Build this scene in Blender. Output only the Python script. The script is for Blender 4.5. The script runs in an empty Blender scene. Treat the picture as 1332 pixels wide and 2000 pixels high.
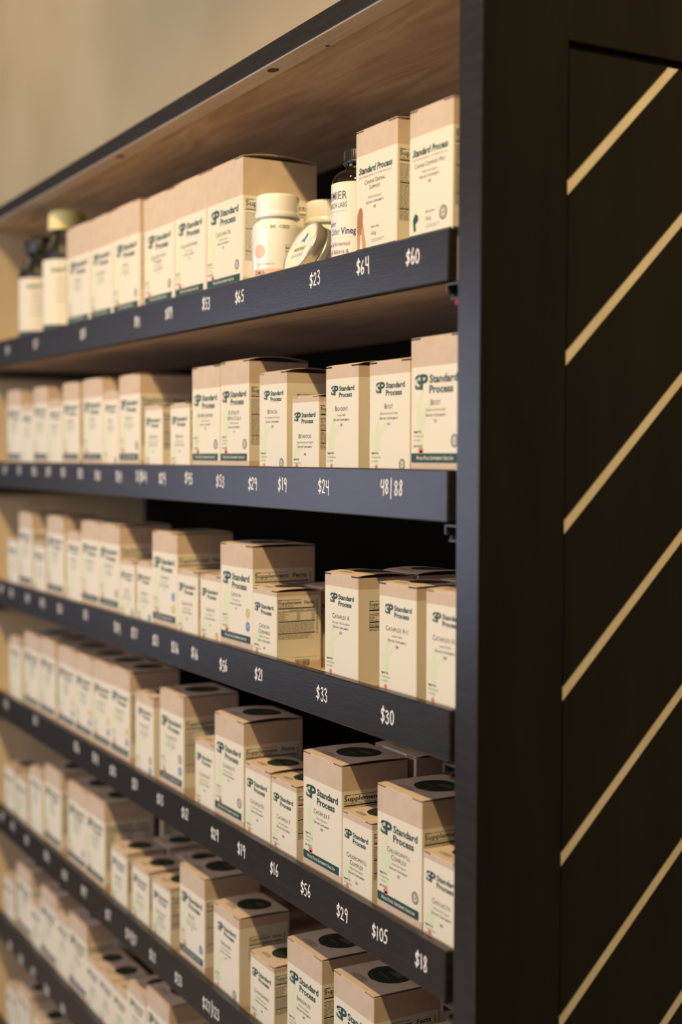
import bpy, math, random
import numpy as np
from mathutils import Vector, Matrix
rnd = random.Random(7)
S = bpy.context.scene
COL = S.collection

# ------------------------------------------------------------------ camera, light, exposure
cam_d = bpy.data.cameras.new('camera')
cam = bpy.data.objects.new('camera', cam_d); COL.objects.link(cam)
YAW, PITCH, ROLL, FPX = 0.5043, 0.0406, 0.0034, 2652.0
fw = Vector((-math.cos(YAW)*math.cos(PITCH), math.sin(YAW)*math.cos(PITCH), -math.sin(PITCH)))
rt = fw.cross(Vector((0, 0, 1))).normalized(); up = rt.cross(fw)
rt2 = rt*math.cos(ROLL) + up*math.sin(ROLL); up2 = up*math.cos(ROLL) - rt*math.sin(ROLL)
cam.matrix_world = Matrix(((rt2.x, up2.x, -fw.x, 0.8811), (rt2.y, up2.y, -fw.y, -0.5890), (rt2.z, up2.z, -fw.z, 1.0006), (0, 0, 0, 1)))
cam_d.sensor_fit = 'VERTICAL'; cam_d.sensor_height = 36.0; cam_d.sensor_width = 24.0
cam_d.lens = FPX*36.0/2000.0
cam_d.clip_start = 0.05
cam_d.dof.use_dof = True; cam_d.dof.focus_distance = 1.27; cam_d.dof.aperture_fstop = 3.0
S.camera = cam
vs = S.view_settings
vs.view_transform = 'Standard'; vs.look = 'None'; vs.gamma = 1.0; vs.exposure = 0.0; vs.use_curve_mapping = False

W = bpy.data.worlds.new('world'); S.world = W; W.use_nodes = True
W.node_tree.nodes['Background'].inputs['Color'].default_value = (1.0, 0.80, 0.60, 1)
W.node_tree.nodes['Background'].inputs['Strength'].default_value = 0.05

def area(name, loc, target, sx, sy, power, col):
    d = bpy.data.lights.new(name, 'AREA'); d.shape = 'RECTANGLE'; d.size = sx; d.size_y = sy; d.energy = power; d.color = col
    o = bpy.data.objects.new(name, d); COL.objects.link(o); o.location = loc
    o.rotation_euler = (Vector(target)-Vector(loc)).to_track_quat('-Z', 'Y').to_euler(); return o
def spot(name, loc, target, power, col, cone, blend, rad):
    d = bpy.data.lights.new(name, 'SPOT'); d.energy = power; d.color = col; d.spot_size = math.radians(cone); d.spot_blend = blend; d.shadow_soft_size = rad
    o = bpy.data.objects.new(name, d); COL.objects.link(o); o.location = loc
    o.rotation_euler = (Vector(target)-Vector(loc)).to_track_quat('-Z', 'Y').to_euler(); return o
area('glazed_door_light', (-3.2, -1.95, 1.00), (0, 0, 1.0), 1.1, 1.1, 14.0, (0.68, 0.73, 1.0))
area('front_fill_light', (-0.55, -3.0, 1.45), (-0.4, 0, 1.25), 2.0, 1.9, 54.0, (0.98, 0.95, 0.96))  # unseen neutral fill, added to brighten box fronts and shelf undersides
area('overhead_fill_light', (-0.3, -2.1, 2.35), (-0.3, -1.7, 0.0), 3.0, 1.6, 4.0, (1.0, 0.80, 0.56))  # unseen overhead fill, added so the floor bounces light up to undersides
WARM = (1.0, 0.72, 0.34)
spot('ceiling_spot_left', (-0.45, -0.70, 2.15), (-1.15, 0.00, 1.00), 36.0, WARM, 75, 1.0, 0.02)
spot('ceiling_spot_middle', (0.10, -0.75, 2.40), (-0.45, -0.05, 0.95), 42.0, WARM, 75, 1.0, 0.02)
spot('ceiling_spot_right', (0.75, -0.70, 2.30), (-0.15, -0.05, 0.75), 90.0, WARM, 85, 1.0, 0.02)
spot('wall_wash_spot', (-2.3, -0.9, 2.30), (-2.4, 0.3, 1.6), 30.0, (1.0, 0.76, 0.45), 120, 0.9, 0.03)  # unseen wash, added to warm and brighten the plaster wall
spot('ceiling_spot_corner', (0.9, -0.25, 2.35), (0.45, 0.33, 1.75), 26.0, WARM, 60, 1.0, 0.03)

# ------------------------------------------------------------------ materials
def mat(name, col, rough=0.6, spec=0.5, metal=0.0, coat=0.0):
    m = bpy.data.materials.new(name); m.use_nodes = True
    b = m.node_tree.nodes['Principled BSDF']
    b.inputs['Base Color'].default_value = (*col, 1); b.inputs['Roughness'].default_value = rough
    b.inputs['Specular IOR Level'].default_value = spec; b.inputs['Metallic'].default_value = metal
    b.inputs['Coat Weight'].default_value = coat
    return m
def textured(m, c1, c2, scale, stretch=(1, 1, 1), detail=4, bump=0.0, bscale=None, dist=0.0):
    nt = m.node_tree; b = nt.nodes['Principled BSDF']
    tc = nt.nodes.new('ShaderNodeTexCoord'); mp = nt.nodes.new('ShaderNodeMapping'); mp.inputs['Scale'].default_value = stretch
    nz = nt.nodes.new('ShaderNodeTexNoise'); nz.inputs['Scale'].default_value = scale; nz.inputs['Detail'].default_value = detail; nz.inputs['Distortion'].default_value = dist
    cr = nt.nodes.new('ShaderNodeValToRGB')
    cr.color_ramp.elements[0].color = (*c1, 1); cr.color_ramp.elements[1].color = (*c2, 1)
    cr.color_ramp.elements[0].position = 0.32; cr.color_ramp.elements[1].position = 0.68
    L = nt.links
    L.new(tc.outputs['Object'], mp.inputs['Vector']); L.new(mp.outputs[0], nz.inputs['Vector']); L.new(nz.outputs['Fac'], cr.inputs['Fac'])
    L.new(cr.outputs['Color'], b.inputs['Base Color'])
    if bump:
        n2 = nt.nodes.new('ShaderNodeTexNoise'); n2.inputs['Scale'].default_value = bscale or scale*3; n2.inputs['Detail'].default_value = 6
        L.new(mp.outputs[0], n2.inputs['Vector'])
        bp = nt.nodes.new('ShaderNodeBump'); bp.inputs['Strength'].default_value = bump; bp.inputs['Distance'].default_value = 0.002
        L.new(n2.outputs['Fac'], bp.inputs['Height']); L.new(bp.outputs[0], b.inputs['Normal'])
    return m
M = {}
M['kraft'] = textured(mat('kraft_board', (.56, .39, .26), .75, .2), (.595, .465, .365), (.65, .515, .415), 60, (1, 1, 1), 6)
M['cream'] = mat('cream_label_ink', (.81, .75, .635), .55, .3)
M['green'] = mat('dark_green_ink', (.022, .075, .072), .55, .3)
M['text'] = mat('charcoal_ink', (.06, .06, .07), .6, .2)
M['grey'] = mat('grey_ink', (.30, .29, .26), .6, .2)
M['leaf'] = mat('pale_green_ink', (.71, .765, .54), .6, .2)
M['pink'] = mat('pink_ink', (.78, .20, .22), .6, .2)
M['black'] = mat('black_ink', (.02, .02, .02), .6, .2)
M['facts'] = mat('facts_ink', (.10, .085, .06), .6, .2)
M['blue'] = mat('blue_seal_ink', (.09, .20, .48), .6, .2)
M['yellow'] = mat('gold_seal_ink', (.60, .45, .13), .6, .2)
M['seal'] = mat('dark_seal_ink', (.018, .030, .022), .6, .2)
M['sealhi'] = mat('seal_picture_ink', (.10, .08, .045), .6, .2)
M['dog'] = mat('dog_brown_ink', (.42, .20, .09), .6, .2)
M['dog2'] = mat('dog_tan_ink', (.60, .35, .20), .6, .2)
M['wood'] = textured(mat('plywood', (.5, .33, .19), .6, .25), (.60, .41, .26), (.88, .68, .48), 4.0, (.9, 6, 6), 5, .10, 30, 2.2)
M['board'] = textured(mat('shelf_plywood', (.4, .3, .2), .6, .25), (.58, .44, .33), (.74, .58, .45), 4.0, (.9, 6, 6), 5, .10, 30, 1.5)
M['strip'] = textured(mat('pine_strip', (.6, .4, .25), .55, .3), (.74, .58, .43), (.84, .68, .52), 8.0, (1, 14, 14), 4, .1, 30, .6)
M['slatwood'] = textured(mat('pale_maple', (.66, .5, .3), .55, .3), (.74, .65, .50), (.82, .74, .59), 12.0, (1, 2, 2), 4)
M['knot'] = mat('knot_brown', (.16, .06, .03), .6, .2)
M['panel'] = textured(mat('left_panel_ply', (.6, .44, .26), .6, .25), (.72, .57, .38), (.80, .65, .45), 6.0, (7, 7, 1.0), 4)
M['rail'] = textured(mat('black_paint_sheen', (.02, .02, .022), .32, .5), (.020, .0175, .0175), (.027, .0245, .0245), 25, (1, 8, 8), 5, .05, 60)  # same black paint as the sides, colour lightened to carry window sheen
M['blackp'] = textured(mat('black_paint_unlit', (.004, .004, .003), .34, .16), (.0035, .0035, .0027), (.0075, .0068, .0050), 10, (1, 3, .6), 5, .25, 18)  # unlit copy of that black paint, its colour darker where sheen misses
M['back'] = mat('shaded_back_board', (.006, .004, .003), .8, .05)  # albedo lowered to put deep shelf shade into the back panel
M['chalk'] = mat('white_paint_marker', (.92, .91, .90), .8, .1)
M['steel'] = mat('slide_steel', (.13, .13, .145), .35, .5, .6)
M['redp'] = mat('red_plastic', (.25, .01, .01), .4)
M['plaster'] = textured(mat('plaster', (.5, .42, .28), .85, .1), (.50, .41, .265), (.58, .485, .33), 3.0, (1, 1, 1), 8, .12, 9)
M['floor'] = textured(mat('floor_wood', (.42, .34, .25), .5), (.38, .30, .22), (.46, .38, .29), 6, (1, 8, 1), 4)
M['white'] = mat('white_plastic', (.87, .86, .84), .20, .5, 0, .3)
M['peach'] = mat('peach_ink', (.82, .50, .38), .4)
M['amber'] = mat('black_amber_glass', (.012, .008, .006), .08, .6)
M['darkbottle'] = mat('dark_brown_plastic', (.012, .009, .007), .38, .4)
M['capblk'] = mat('black_cap', (.012, .012, .012), .4)
M['paper'] = mat('white_paper', (.80, .78, .74), .6, .2)
M['purple'] = mat('navy_ink', (.06, .06, .20), .6, .2)
M['plum'] = mat('plum_ink', (.25, .05, .10), .6, .2)
M['capyel'] = mat('yellow_cap', (.86, .78, .34), .45)
M['tin'] = mat('tin_metal', (.74, .73, .70), .28, .5, .75)

# ------------------------------------------------------------------ mesh helpers
class MB:
    def __init__(s): s.v = []; s.f = []; s.m = []; s.mats = []; s.smooth = []
    def mi(s, m):
        if m not in s.mats: s.mats.append(m)
        return s.mats.index(m)
    def add(s, vs, fs, m, smooth=False):
        b = len(s.v); s.v += [tuple(v) for v in vs]; i = s.mi(m)
        for f in fs: s.f.append(tuple(b+k for k in f)); s.m.append(i); s.smooth.append(smooth)
    def box(s, a, b, m, ch=0.0):
        x0, y0, z0 = a; x1, y1, z1 = b
        if ch <= 0:
            s.add([(x0,y0,z0),(x1,y0,z0),(x1,y1,z0),(x0,y1,z0),(x0,y0,z1),(x1,y0,z1),(x1,y1,z1),(x0,y1,z1)],
                  [(3,2,1,0),(4,5,6,7),(0,1,5,4),(1,2,6,5),(2,3,7,6),(3,0,4,7)], m); return
        def ring(z, i):
            x0i, x1i, y0i, y1i = x0+i, x1-i, y0+i, y1-i; c = ch
            return [(x0i+c,y0i,z),(x1i-c,y0i,z),(x1i,y0i+c,z),(x1i,y1i-c,z),(x1i-c,y1i,z),(x0i+c,y1i,z),(x0i,y1i-c,z),(x0i,y0i+c,z)]
        vs = ring(z0, ch)+ring(z0+ch, 0)+ring(z1-ch, 0)+ring(z1, ch)
        fs = [tuple(range(7, -1, -1)), tuple(range(24, 32))]
        for r in range(3):
            for k in range(8): fs.append((r*8+k, r*8+(k+1) % 8, r*8+8+(k+1) % 8, r*8+8+k))
        s.add(vs, fs, m)
    def lathe(s, prof, m, n=40, c=(0, 0, 0), cap=True):
        vs = []; fs = []
        for r, z in prof:
            for k in range(n): t = 2*math.pi*k/n; vs.append((c[0]+r*math.cos(t), c[1]+r*math.sin(t), c[2]+z))
        for j in range(len(prof)-1):
            for k in range(n): fs.append((j*n+k, j*n+(k+1) % n, (j+1)*n+(k+1) % n, (j+1)*n+k))
        s.add(vs, fs, m, True)
        if cap:
            s.add([vs[k] for k in range(n)], [tuple(range(n-1, -1, -1))], m)
            s.add([vs[(len(prof)-1)*n+k] for k in range(n)], [tuple(range(n))], m)
    def build(s, name, parent=None, loc=None):
        me = bpy.data.meshes.new(name); me.from_pydata(s.v, [], s.f)
        for m in s.mats: me.materials.append(M[m])
        me.polygons.foreach_set('material_index', s.m); me.polygons.foreach_set('use_smooth', s.smooth); me.update()
        o = bpy.data.objects.new(name, me); COL.objects.link(o)
        if parent: o.parent = parent
        if loc: o.location = loc
        return o
def tag(o, label=None, cat=None, group=None, kind=None):
    for k, v in (('label', label), ('category', cat), ('group', group), ('kind', kind)):
        if v: o[k] = v
    return o
def empty(name, loc, ry=0.0, rz=0.0):
    o = bpy.data.objects.new(name, None); o.empty_display_size = .02; COL.objects.link(o); o.location = loc; o.rotation_euler = (0, ry, rz); return o

# text -> flat triangles, cached; returns (verts Nx2 scaled to cap height 1, faces, width)
_TC = {}
def glyphs(txt, bold=0.0, shear=0.0, space=1.0):
    key = (txt, bold, shear, space)
    if key in _TC: return _TC[key]
    cu = bpy.data.curves.new('t', 'FONT'); cu.body = txt; cu.size = 1.0; cu.offset = bold; cu.shear = shear; cu.space_character = space
    cu.resolution_u = 2; cu.fill_mode = 'FRONT'
    ob = bpy.data.objects.new('t', cu); COL.objects.link(ob)
    dg = bpy.context.evaluated_depsgraph_get(); dg.update()
    me = bpy.data.meshes.new_from_object(ob.evaluated_get(dg))
    v = np.array([(q.co.x, q.co.y) for q in me.vertices]) if len(me.vertices) else np.zeros((0, 2))
    f = [tuple(p.vertices) for p in me.polygons]
    bpy.data.objects.remove(ob); bpy.data.curves.remove(cu); bpy.data.meshes.remove(me)
    v = v/0.69
    if len(v): v[:, 0] -= v[:, 0].min()
    w = v[:, 0].max() if len(v) else 0.3
    _TC[key] = (v, f, w); return _TC[key]

class Face:
    """flat face frame: origin at lower-left, u right, v up, n outward (metres)"""
    def __init__(s, o, u, v, n): s.o = Vector(o); s.u = Vector(u); s.v = Vector(v); s.n = Vector(n)
    def p(s, a, b, lay): return s.o + s.u*a + s.v*b + s.n*(lay*0.00003)
    def poly(s, mb, pts, m, lay): mb.add([s.p(a, b, lay) for a, b in pts], [tuple(range(len(pts)))], m)
    def rect(s, mb, a0, b0, a1, b1, m, lay): s.poly(mb, [(a0, b0), (a1, b0), (a1, b1), (a0, b1)], m, lay)
    def rrect(s, mb, a0, b0, a1, b1, r, m, lay, corners=(1, 1, 1, 1)):
        pts = []
        for (cx, cy, t0, on) in ((a0, b0, 180, corners[0]), (a1, b0, 270, corners[1]), (a1, b1, 0, corners[2]), (a0, b1, 90, corners[3])):
            if not on: pts.append((cx, cy)); continue
            ox = cx + r if cx == a0 else cx - r; oy = cy + r if cy == b0 else cy - r
            for k in range(5): t = math.radians(t0+22.5*k); pts.append((ox+r*math.cos(t), oy+r*math.sin(t)))
        s.poly(mb, pts, m, lay)
    def disc(s, mb, a, b, r, m, lay, n=24, ry=None):
        ry = ry or r; s.poly(mb, [(a+r*math.cos(2*math.pi*k/n), b+ry*math.sin(2*math.pi*k/n)) for k in range(n)], m, lay)
    def text(s, mb, txt, a, b, h, m, lay, bold=0.0, sx=1.0, align='L', fit=None, shear=0.0, space=1.0):
        v, f, w = glyphs(txt, bold, shear, space)
        if not len(v): return 0
        k = h*sx
        if fit: k = fit/w
        W_ = w*k; a0 = a if align == 'L' else a-W_/2 if align == 'C' else a-W_
        mb.add([s.p(a0+x*k, b+y*h, lay) for x, y in v], f, m); return W_
    def smallcaps(s, mb, txt, a, b, h, m, lay, sx=.85, bold=.012, maxw=None):
        items = []; x = 0
        for wd in txt.split(' '):
            for seg, hh in ((wd[:1], h), (wd[1:], h*.78)):
                if seg:
                    _, _, w = glyphs(seg, bold, 0, 1.08); items.append((seg, x, hh)); x += w*hh*sx + h*.10
            x += h*.38
        tot = x - h*.48; q = min(1.0, (maxw or 9)/tot)
        for seg, xx, hh in items: s.text(mb, seg, a-tot*q/2+xx*q, b, hh, m, lay, bold, sx*q, space=1.08)
    def leaf(s, mb, pts, wd, m, lay):
        # tapering blade along a smooth path
        P = []
        for i in range(len(pts)-1):
            p0 = pts[max(i-1, 0)]; p1 = pts[i]; p2 = pts[i+1]; p3 = pts[min(i+2, len(pts)-1)]
            for k in range(4):
                t = k/4.0
                P.append(tuple(.5*((2*p1[j])+(-p0[j]+p2[j])*t+(2*p0[j]-5*p1[j]+4*p2[j]-p3[j])*t*t+(-p0[j]+3*p1[j]-3*p2[j]+p3[j])*t**3) for j in (0, 1)))
        P.append(pts[-1]); n = len(P); L = []; R_ = []
        for i, (x, y) in enumerate(P):
            a = P[max(i-1, 0)]; c = P[min(i+1, n-1)]; dx, dy = c[0]-a[0], c[1]-a[1]; d = math.hypot(dx, dy) or 1
            w = wd*math.sin(math.pi*(.12+.88*i/(n-1)))**.8*.5 if i < n-1 else 0.0002
            L.append((x-dy/d*w, y+dx/d*w)); R_.append((x+dy/d*w, y-dx/d*w))
        vs = [s.p(a, b, lay) for a, b in L+R_]
        mb.add(vs, [(i, n+i, n+i+1, i+1) for i in range(n-1)], m)

# ------------------------------------------------------------------ layout measured in metres: size, left edge x, width, height
BOXES={
 1:[('X', -1.0216, 0.1013, 0.1422), ('X', -0.918, 0.0907, 0.141), ('X', -0.8265, 0.0997, 0.1415), ('X', -0.7129, 0.0992, 0.1368), ('X', -0.613, 0.0926, 0.1383), ('X', -0.5195, 0.0969, 0.1383), ('V', -0.1816, 0.0705, 0.1134), ('V', -0.0911, 0.0653, 0.112)],
 2:[('L', -1.3438, 0.0803, 0.1216), ('M', -1.2621, 0.0667, 0.097), ('L', -1.192, 0.0719, 0.1207), ('M', -1.1154, 0.0667, 0.0994), ('L', -1.0426, 0.0733, 0.1205), ('L', -0.9503, 0.0803, 0.1214), ('M', -0.8666, 0.0597, 0.1019), ('L', -0.8024, 0.0751, 0.1192), ('S', -0.7098, 0.0585, 0.0781), ('S', -0.6249, 0.0581, 0.0779), ('L', -0.558, 0.0767, 0.1158), ('L', -0.4794, 0.0734, 0.117), ('M', -0.3803, 0.0617, 0.1005), ('S', -0.306, 0.0552, 0.0739), ('M', -0.2366, 0.061, 0.0992), ('M', -0.1556, 0.0672, 0.0986), ('L', -0.0863, 0.0765, 0.1143)],
 3:[('S', -1.3454, 0.0593, 0.0778), ('L', -1.2774, 0.0719, 0.1216), ('S', -1.1934, 0.0593, 0.0777), ('L', -1.1233, 0.0803, 0.1213), ('M', -1.0298, 0.0667, 0.1019), ('L', -0.9598, 0.0736, 0.12), ('L', -0.8841, 0.0795, 0.1189), ('S', -0.8012, 0.0533, 0.0755), ('S', -0.7396, 0.0545, 0.0769), ('L', -0.6843, 0.0791, 0.118), ('S', -0.6036, 0.0605, 0.0766), ('S', -0.5347, 0.0556, 0.0759), ('L', -0.4782, 0.0817, 0.1143), ('S', -0.3957, 0.0557, 0.0721), ('M', -0.2371, 0.063, 0.0989), ('M', -0.1367, 0.061, 0.0975), ('M', -0.0605, 0.0580, 0.0975)],
 4:[('M', -1.3401, 0.0667, 0.1019), ('L', -1.2505, 0.0803, 0.1202), ('L', -1.1637, 0.0765, 0.1216), ('L', -1.072, 0.0779, 0.1208), ('L', -0.9906, 0.0736, 0.1196), ('L', -0.9127, 0.0719, 0.1203), ('L', -0.8394, 0.0719, 0.1216), ('M', -0.7457, 0.0629, 0.1019), ('L', -0.6611, 0.0751, 0.1189), ('S', -0.5503, 0.0542, 0.0781), ('L', -0.4947, 0.0756, 0.1171), ('S', -0.4147, 0.0605, 0.0774), ('S', -0.3513, 0.0558, 0.0756), ('L', -0.2808, 0.0771, 0.1152), ('S', -0.2021, 0.0542, 0.0747), ('L', -0.1387, 0.0734, 0.1135), ('S', -0.063, 0.0565, 0.0736)],
 5:[('S', -1.3757, 0.0593, 0.0765), ('S', -1.305, 0.0593, 0.0732), ('M', -1.2258, 0.0667, 0.1019), ('L', -1.1434, 0.0803, 0.1216), ('L', -1.027, 0.0803, 0.1206), ('L', -0.9442, 0.0774, 0.1212), ('S', -0.8396, 0.0593, 0.0748), ('S', -0.7596, 0.0593, 0.0731), ('S', -0.688, 0.0593, 0.0726), ('L', -0.5975, 0.0734, 0.1132), ('M', -0.4981, 0.0679, 0.0963), ('S', -0.4012, 0.0565, 0.0721), ('L', -0.3149, 0.0734, 0.1139), ('L', -0.2179, 0.0746, 0.1134)],
 6:[('S', -1.3824, 0.0593, 0.0721), ('L', -1.3033, 0.0803, 0.1122), ('S', -1.2222, 0.0531, 0.0721), ('L', -1.1683, 0.0803, 0.1122), ('M', -1.0872, 0.0607, 0.0943), ('L', -1.0257, 0.0803, 0.1122), ('S', -0.9445, 0.0531, 0.0732), ('S', -0.8906, 0.0554, 0.0734), ('S', -0.8344, 0.0545, 0.0721), ('M', -0.7791, 0.0667, 0.0941), ('L', -0.7089, 0.0761, 0.1122)],
 7:[('S', -1.3714, 0.0593, 0.0721), ('M', -1.3009, 0.0667, 0.0941), ('S', -1.2127, 0.0593, 0.0781)],
}
PRICES={
 1:[(-1.296, -0.0178, '$19'), (-1.138, -0.0182, '$27'), (-0.914, -0.0188, '$38'), (-0.704, -0.0188, '$91'), (-0.6, -0.0176, '$89'), (-0.491, -0.0168, '$53'), (-0.404, -0.0168, '$65'), (-0.237, -0.0166, '$23'), (-0.148, -0.0151, '$64'), (-0.066, -0.0157, '$60')],
 2:[(-1.317, -0.0131, '$37'), (-1.232, -0.0123, '$21'), (-1.15, -0.013, '$26'), (-1.077, -0.013, '$24'), (-1.005, -0.0137, '$31'), (-0.928, -0.0142, '$32'), (-0.855, -0.0154, '$50'), (-0.773, -0.0163, '$34'), (-0.692, -0.0145, '31/$64'), (-0.622, -0.0166, '$24'), (-0.541, -0.0153, '$45'), (-0.453, -0.0167, '$53'), (-0.372, -0.0174, '$29'), (-0.304, -0.0171, '$19'), (-0.219, -0.0169, '$24'), (-0.098, -0.0154, '48/ 88')],
 3:[(-1.344, -0.0128, '$14'), (-1.282, -0.0144, '$25'), (-1.191, -0.0147, '$18'), (-1.112, -0.0155, '$34'), (-1.025, -0.0158, '$32'), (-0.907, -0.0137, '$51'), (-0.781, -0.0172, '$34'), (-0.717, -0.0174, '$57'), (-0.645, -0.0175, '$21'), (-0.583, -0.0193, '$36'), (-0.524, -0.0185, '$16'), (-0.445, -0.022, '$56'), (-0.357, -0.0188, '$21'), (-0.221, -0.0193, '$33'), (-0.103, -0.0204, '$30')],
 4:[(-1.318, -0.0135, '$22'), (-1.151, -0.011, '$31'), (-0.95, -0.0143, '$36'), (-0.869, -0.0142, '$34'), (-0.799, -0.016, '$25'), (-0.717, -0.0167, '$31'), (-0.631, -0.0164, '$15'), (-0.553, -0.0161, '$12'), (-0.468, -0.0178, '$29'), (-0.399, -0.0182, '$19'), (-0.321, -0.0163, '$16'), (-0.253, -0.0186, '$56'), (-0.181, -0.0191, '$29'), (-0.114, -0.0176, '$105'), (-0.047, -0.0195, '$18')],
 5:[(-1.348, -0.0127, '$14'), (-1.283, -0.014, '$19'), (-1.203, -0.0167, '$31'), (-1.096, -0.0148, '$28'), (-1.008, -0.0187, '$33'), (-0.92, -0.0175, '$47'), (-0.819, -0.0206, '$17'), (-0.732, -0.0219, '$14/37'), (-0.657, -0.0223, '$12'), (-0.574, -0.0226, '$53'), (-0.479, -0.0226, '$27/123')],
 6:[(-1.306, -0.0327, '$18'), (-1.24, -0.0338, '$34'), (-1.171, -0.0313, '$17'), (-1.1, -0.035, '$38'), (-1.019, -0.0347, '$21')],
}
ZR = [1.18, 0.9908, 0.8012, 0.6071, 0.4141, 0.2295]
TL = [0.0062, 0.0, -0.0051, 0.0, 0.0, 0.0]

# ------------------------------------------------------------------ the room
mb = MB(); mb.box((-6, .33, -.45), (4, .45, 3.2), 'plaster'); tag(mb.build('wall_back'), 'mottled beige plaster wall behind the shelving unit', 'wall', kind='structure')
mb = MB(); mb.box((-6, -6, -.55), (4, .33, -.45), 'floor'); tag(mb.build('floor'), 'brown floor in front of the shelving unit', 'floor', kind='structure')

# ------------------------------------------------------------------ shelving unit carcass
XL = -1.447; DEP = .30; ZB, ZT = -.45, 1.66
unit = tag(empty('shelving_unit', (0, 0, -.45)), 'tall black wooden shelving unit with pale diagonal strips on its side', 'shelves')
OFF = (0, 0, .45)
mb = MB(); mb.box((0, .0012, ZB), (.030, .0822, ZT), 'blackp', .0008); mb.box((0, .0822, 1.3248), (.030, DEP, ZT), 'blackp', .0006)
mb.box((0, .0822, ZB), (.0205, DEP, 1.3248), 'blackp'); mb.build('side_panel', unit, OFF)
mb = MB(); mb.box((.0, 0, ZB), (.0297, .0012, ZT), 'rail'); side_edge = mb.build('front_post', unit, OFF)  # thin facing added to give the post front the sheen-lightened paint
side_edge['label'] = 'black front edge, sheen in its colour'
mb = MB(); mb.box((.0205, .0825, ZB), (.0262, DEP, 1.3180), 'blackp'); mb.build('side_backing', unit, OFF)
# diagonal black boards with pale strips of bare wood between them
Y0, Y1, Z0, Z1 = .0825, .2985, -.40, 1.3182
def clip(poly, axis, val, keep_less):
    out = []
    for i in range(len(poly)):
        a, b = poly[i-1], poly[i]; ia = (a[axis] <= val) == keep_less; ib = (b[axis] <= val) == keep_less
        if ia != ib:
            t = (val-a[axis])/(b[axis]-a[axis]); out.append(tuple(a[k]+(b[k]-a[k])*t for k in (0, 1)))
        if ib: out.append(b)
    return out
def prism(poly, x0, x1, m, name):
    q = MB(); n = len(poly)
    vs = [(x0, y, z) for y, z in poly]+[(x1, y, z) for y, z in poly]
    q.add(vs, [tuple(range(n-1, -1, -1)), tuple(range(n, 2*n))]+[(i, (i+1) % n, n+(i+1) % n, n+i) for i in range(n)], m)
    return q.build(name, unit, OFF)
tops = [1.2177 - .1327*i for i in range(-1, 13)]          # upper edge of each strip at its left end
GAP = .0120
for i, zt in enumerate(tops):
    st = [(Y0, zt-GAP), (Y1, zt-GAP+(Y1-Y0)), (Y1, zt+(Y1-Y0)), (Y0, zt)]
    nx = zt-.1327
    bd = [(Y0, nx), (Y1, nx+(Y1-Y0)), (Y1, zt-GAP+(Y1-Y0)), (Y0, zt-GAP)]
    for poly, x0, x1, m, nm in ((st, .0262, .0292, 'slatwood', 'pale_strip'), (bd, .0262, .0299, 'blackp', 'diagonal_board')):
        poly = clip(clip(poly, 1, Z1, True), 1, Z0, False)
        if len(poly) > 2:
            # orient counter-clockwise seen from +X
            ar = sum(poly[k-1][0]*poly[k][1]-poly[k][0]*poly[k-1][1] for k in range(len(poly)))
            if ar < 0: poly = poly[::-1]
            o = prism(poly, x0, x1, m, nm)
            if nm == 'pale_strip': o['label'] = 'pale bare wood strip'
mb = MB(); mb.box((XL-.030, .0012, ZB), (XL, DEP, 1.4052), 'panel'); o = mb.build('left_panel', unit, OFF); o['label'] = 'bare plywood inner face'
mb = MB(); mb.box((XL-.030, 0, ZB), (XL, .0012, 1.4055), 'rail'); mb.build('front_post', unit, OFF)
mb = MB(); mb.box((XL, DEP-.012, ZB), (0, DEP, 1.40), 'back'); mb.build('back_panel', unit, OFF)
mb = MB(); mb.box((XL, .0012, 1.3875), (0, DEP-.012, 1.4052), 'wood'); o = mb.build('top_board', unit, OFF); o['label'] = 'bare plywood underside'
mb = MB(); mb.box((XL, 0, 1.3868), (0, .0012, 1.4055), 'rail'); mb.build('top_edge', unit, OFF)
mb = MB(); mb.box((XL, .0013, 1.3855), (0, .0240, 1.3875), 'strip')
for x, y, r in ((-.352, .0125, .0055), (-.80, .0135, .0058), (-.255, .022, .002)):
    vs = [(x+r*1.5*math.cos(t*.5236), y+r*math.sin(t*.5236), 1.38535) for t in range(12)]; mb.add(vs, [tuple(range(11, -1, -1))], 'knot')
mb.build('underside_strip', unit, OFF)

# ------------------------------------------------------------------ hand-painted prices
STK = {
 '$': [[(.86,.80),(.62,.92),(.26,.84),(.18,.64),(.48,.52),(.80,.40),(.80,.18),(.48,.06),(.12,.16)], [(.56,1.08),(.44,-.10)]],
 '0': [[(.52,.96),(.22,.80),(.12,.46),(.26,.08),(.56,.02),(.84,.28),(.86,.66),(.66,.93),(.46,.95)]],
 '1': [[(.44,1.0),(.50,.52),(.46,-.02)]],
 '2': [[(.14,.76),(.34,.98),(.68,.90),(.70,.62),(.42,.30),(.14,.03),(.46,.06),(.86,.02)]],
 '3': [[(.18,.90),(.52,1.0),(.74,.80),(.40,.56),(.76,.42),(.74,.12),(.42,-.02),(.14,.12)]],
 '4': [[(.20,1.0),(.16,.52),(.50,.46),(.76,.52)], [(.78,1.02),(.80,.50),(.80,-.16)]],
 '5': [[(.84,.98),(.36,.94),(.30,.58),(.66,.56),(.82,.30),(.58,.02),(.16,.06)]],
 '6': [[(.52,1.0),(.22,.62),(.16,.22),(.42,.0),(.74,.14),(.72,.40),(.42,.44),(.22,.26)]],
 '7': [[(.12,.94),(.80,.98),(.58,.48),(.46,-.04)]],
 '8': [[(.54,.54),(.22,.76),(.44,1.0),(.74,.82),(.46,.50),(.18,.22),(.42,-.02),(.78,.16),(.62,.46),(.50,.54)]],
 '9': [[(.76,.80),(.48,.98),(.20,.80),(.32,.54),(.72,.62),(.78,.86),(.76,.40),(.72,-.10)]],
 '/': [[(.52,1.20),(.46,-.34)]], ' ': []}
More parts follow.
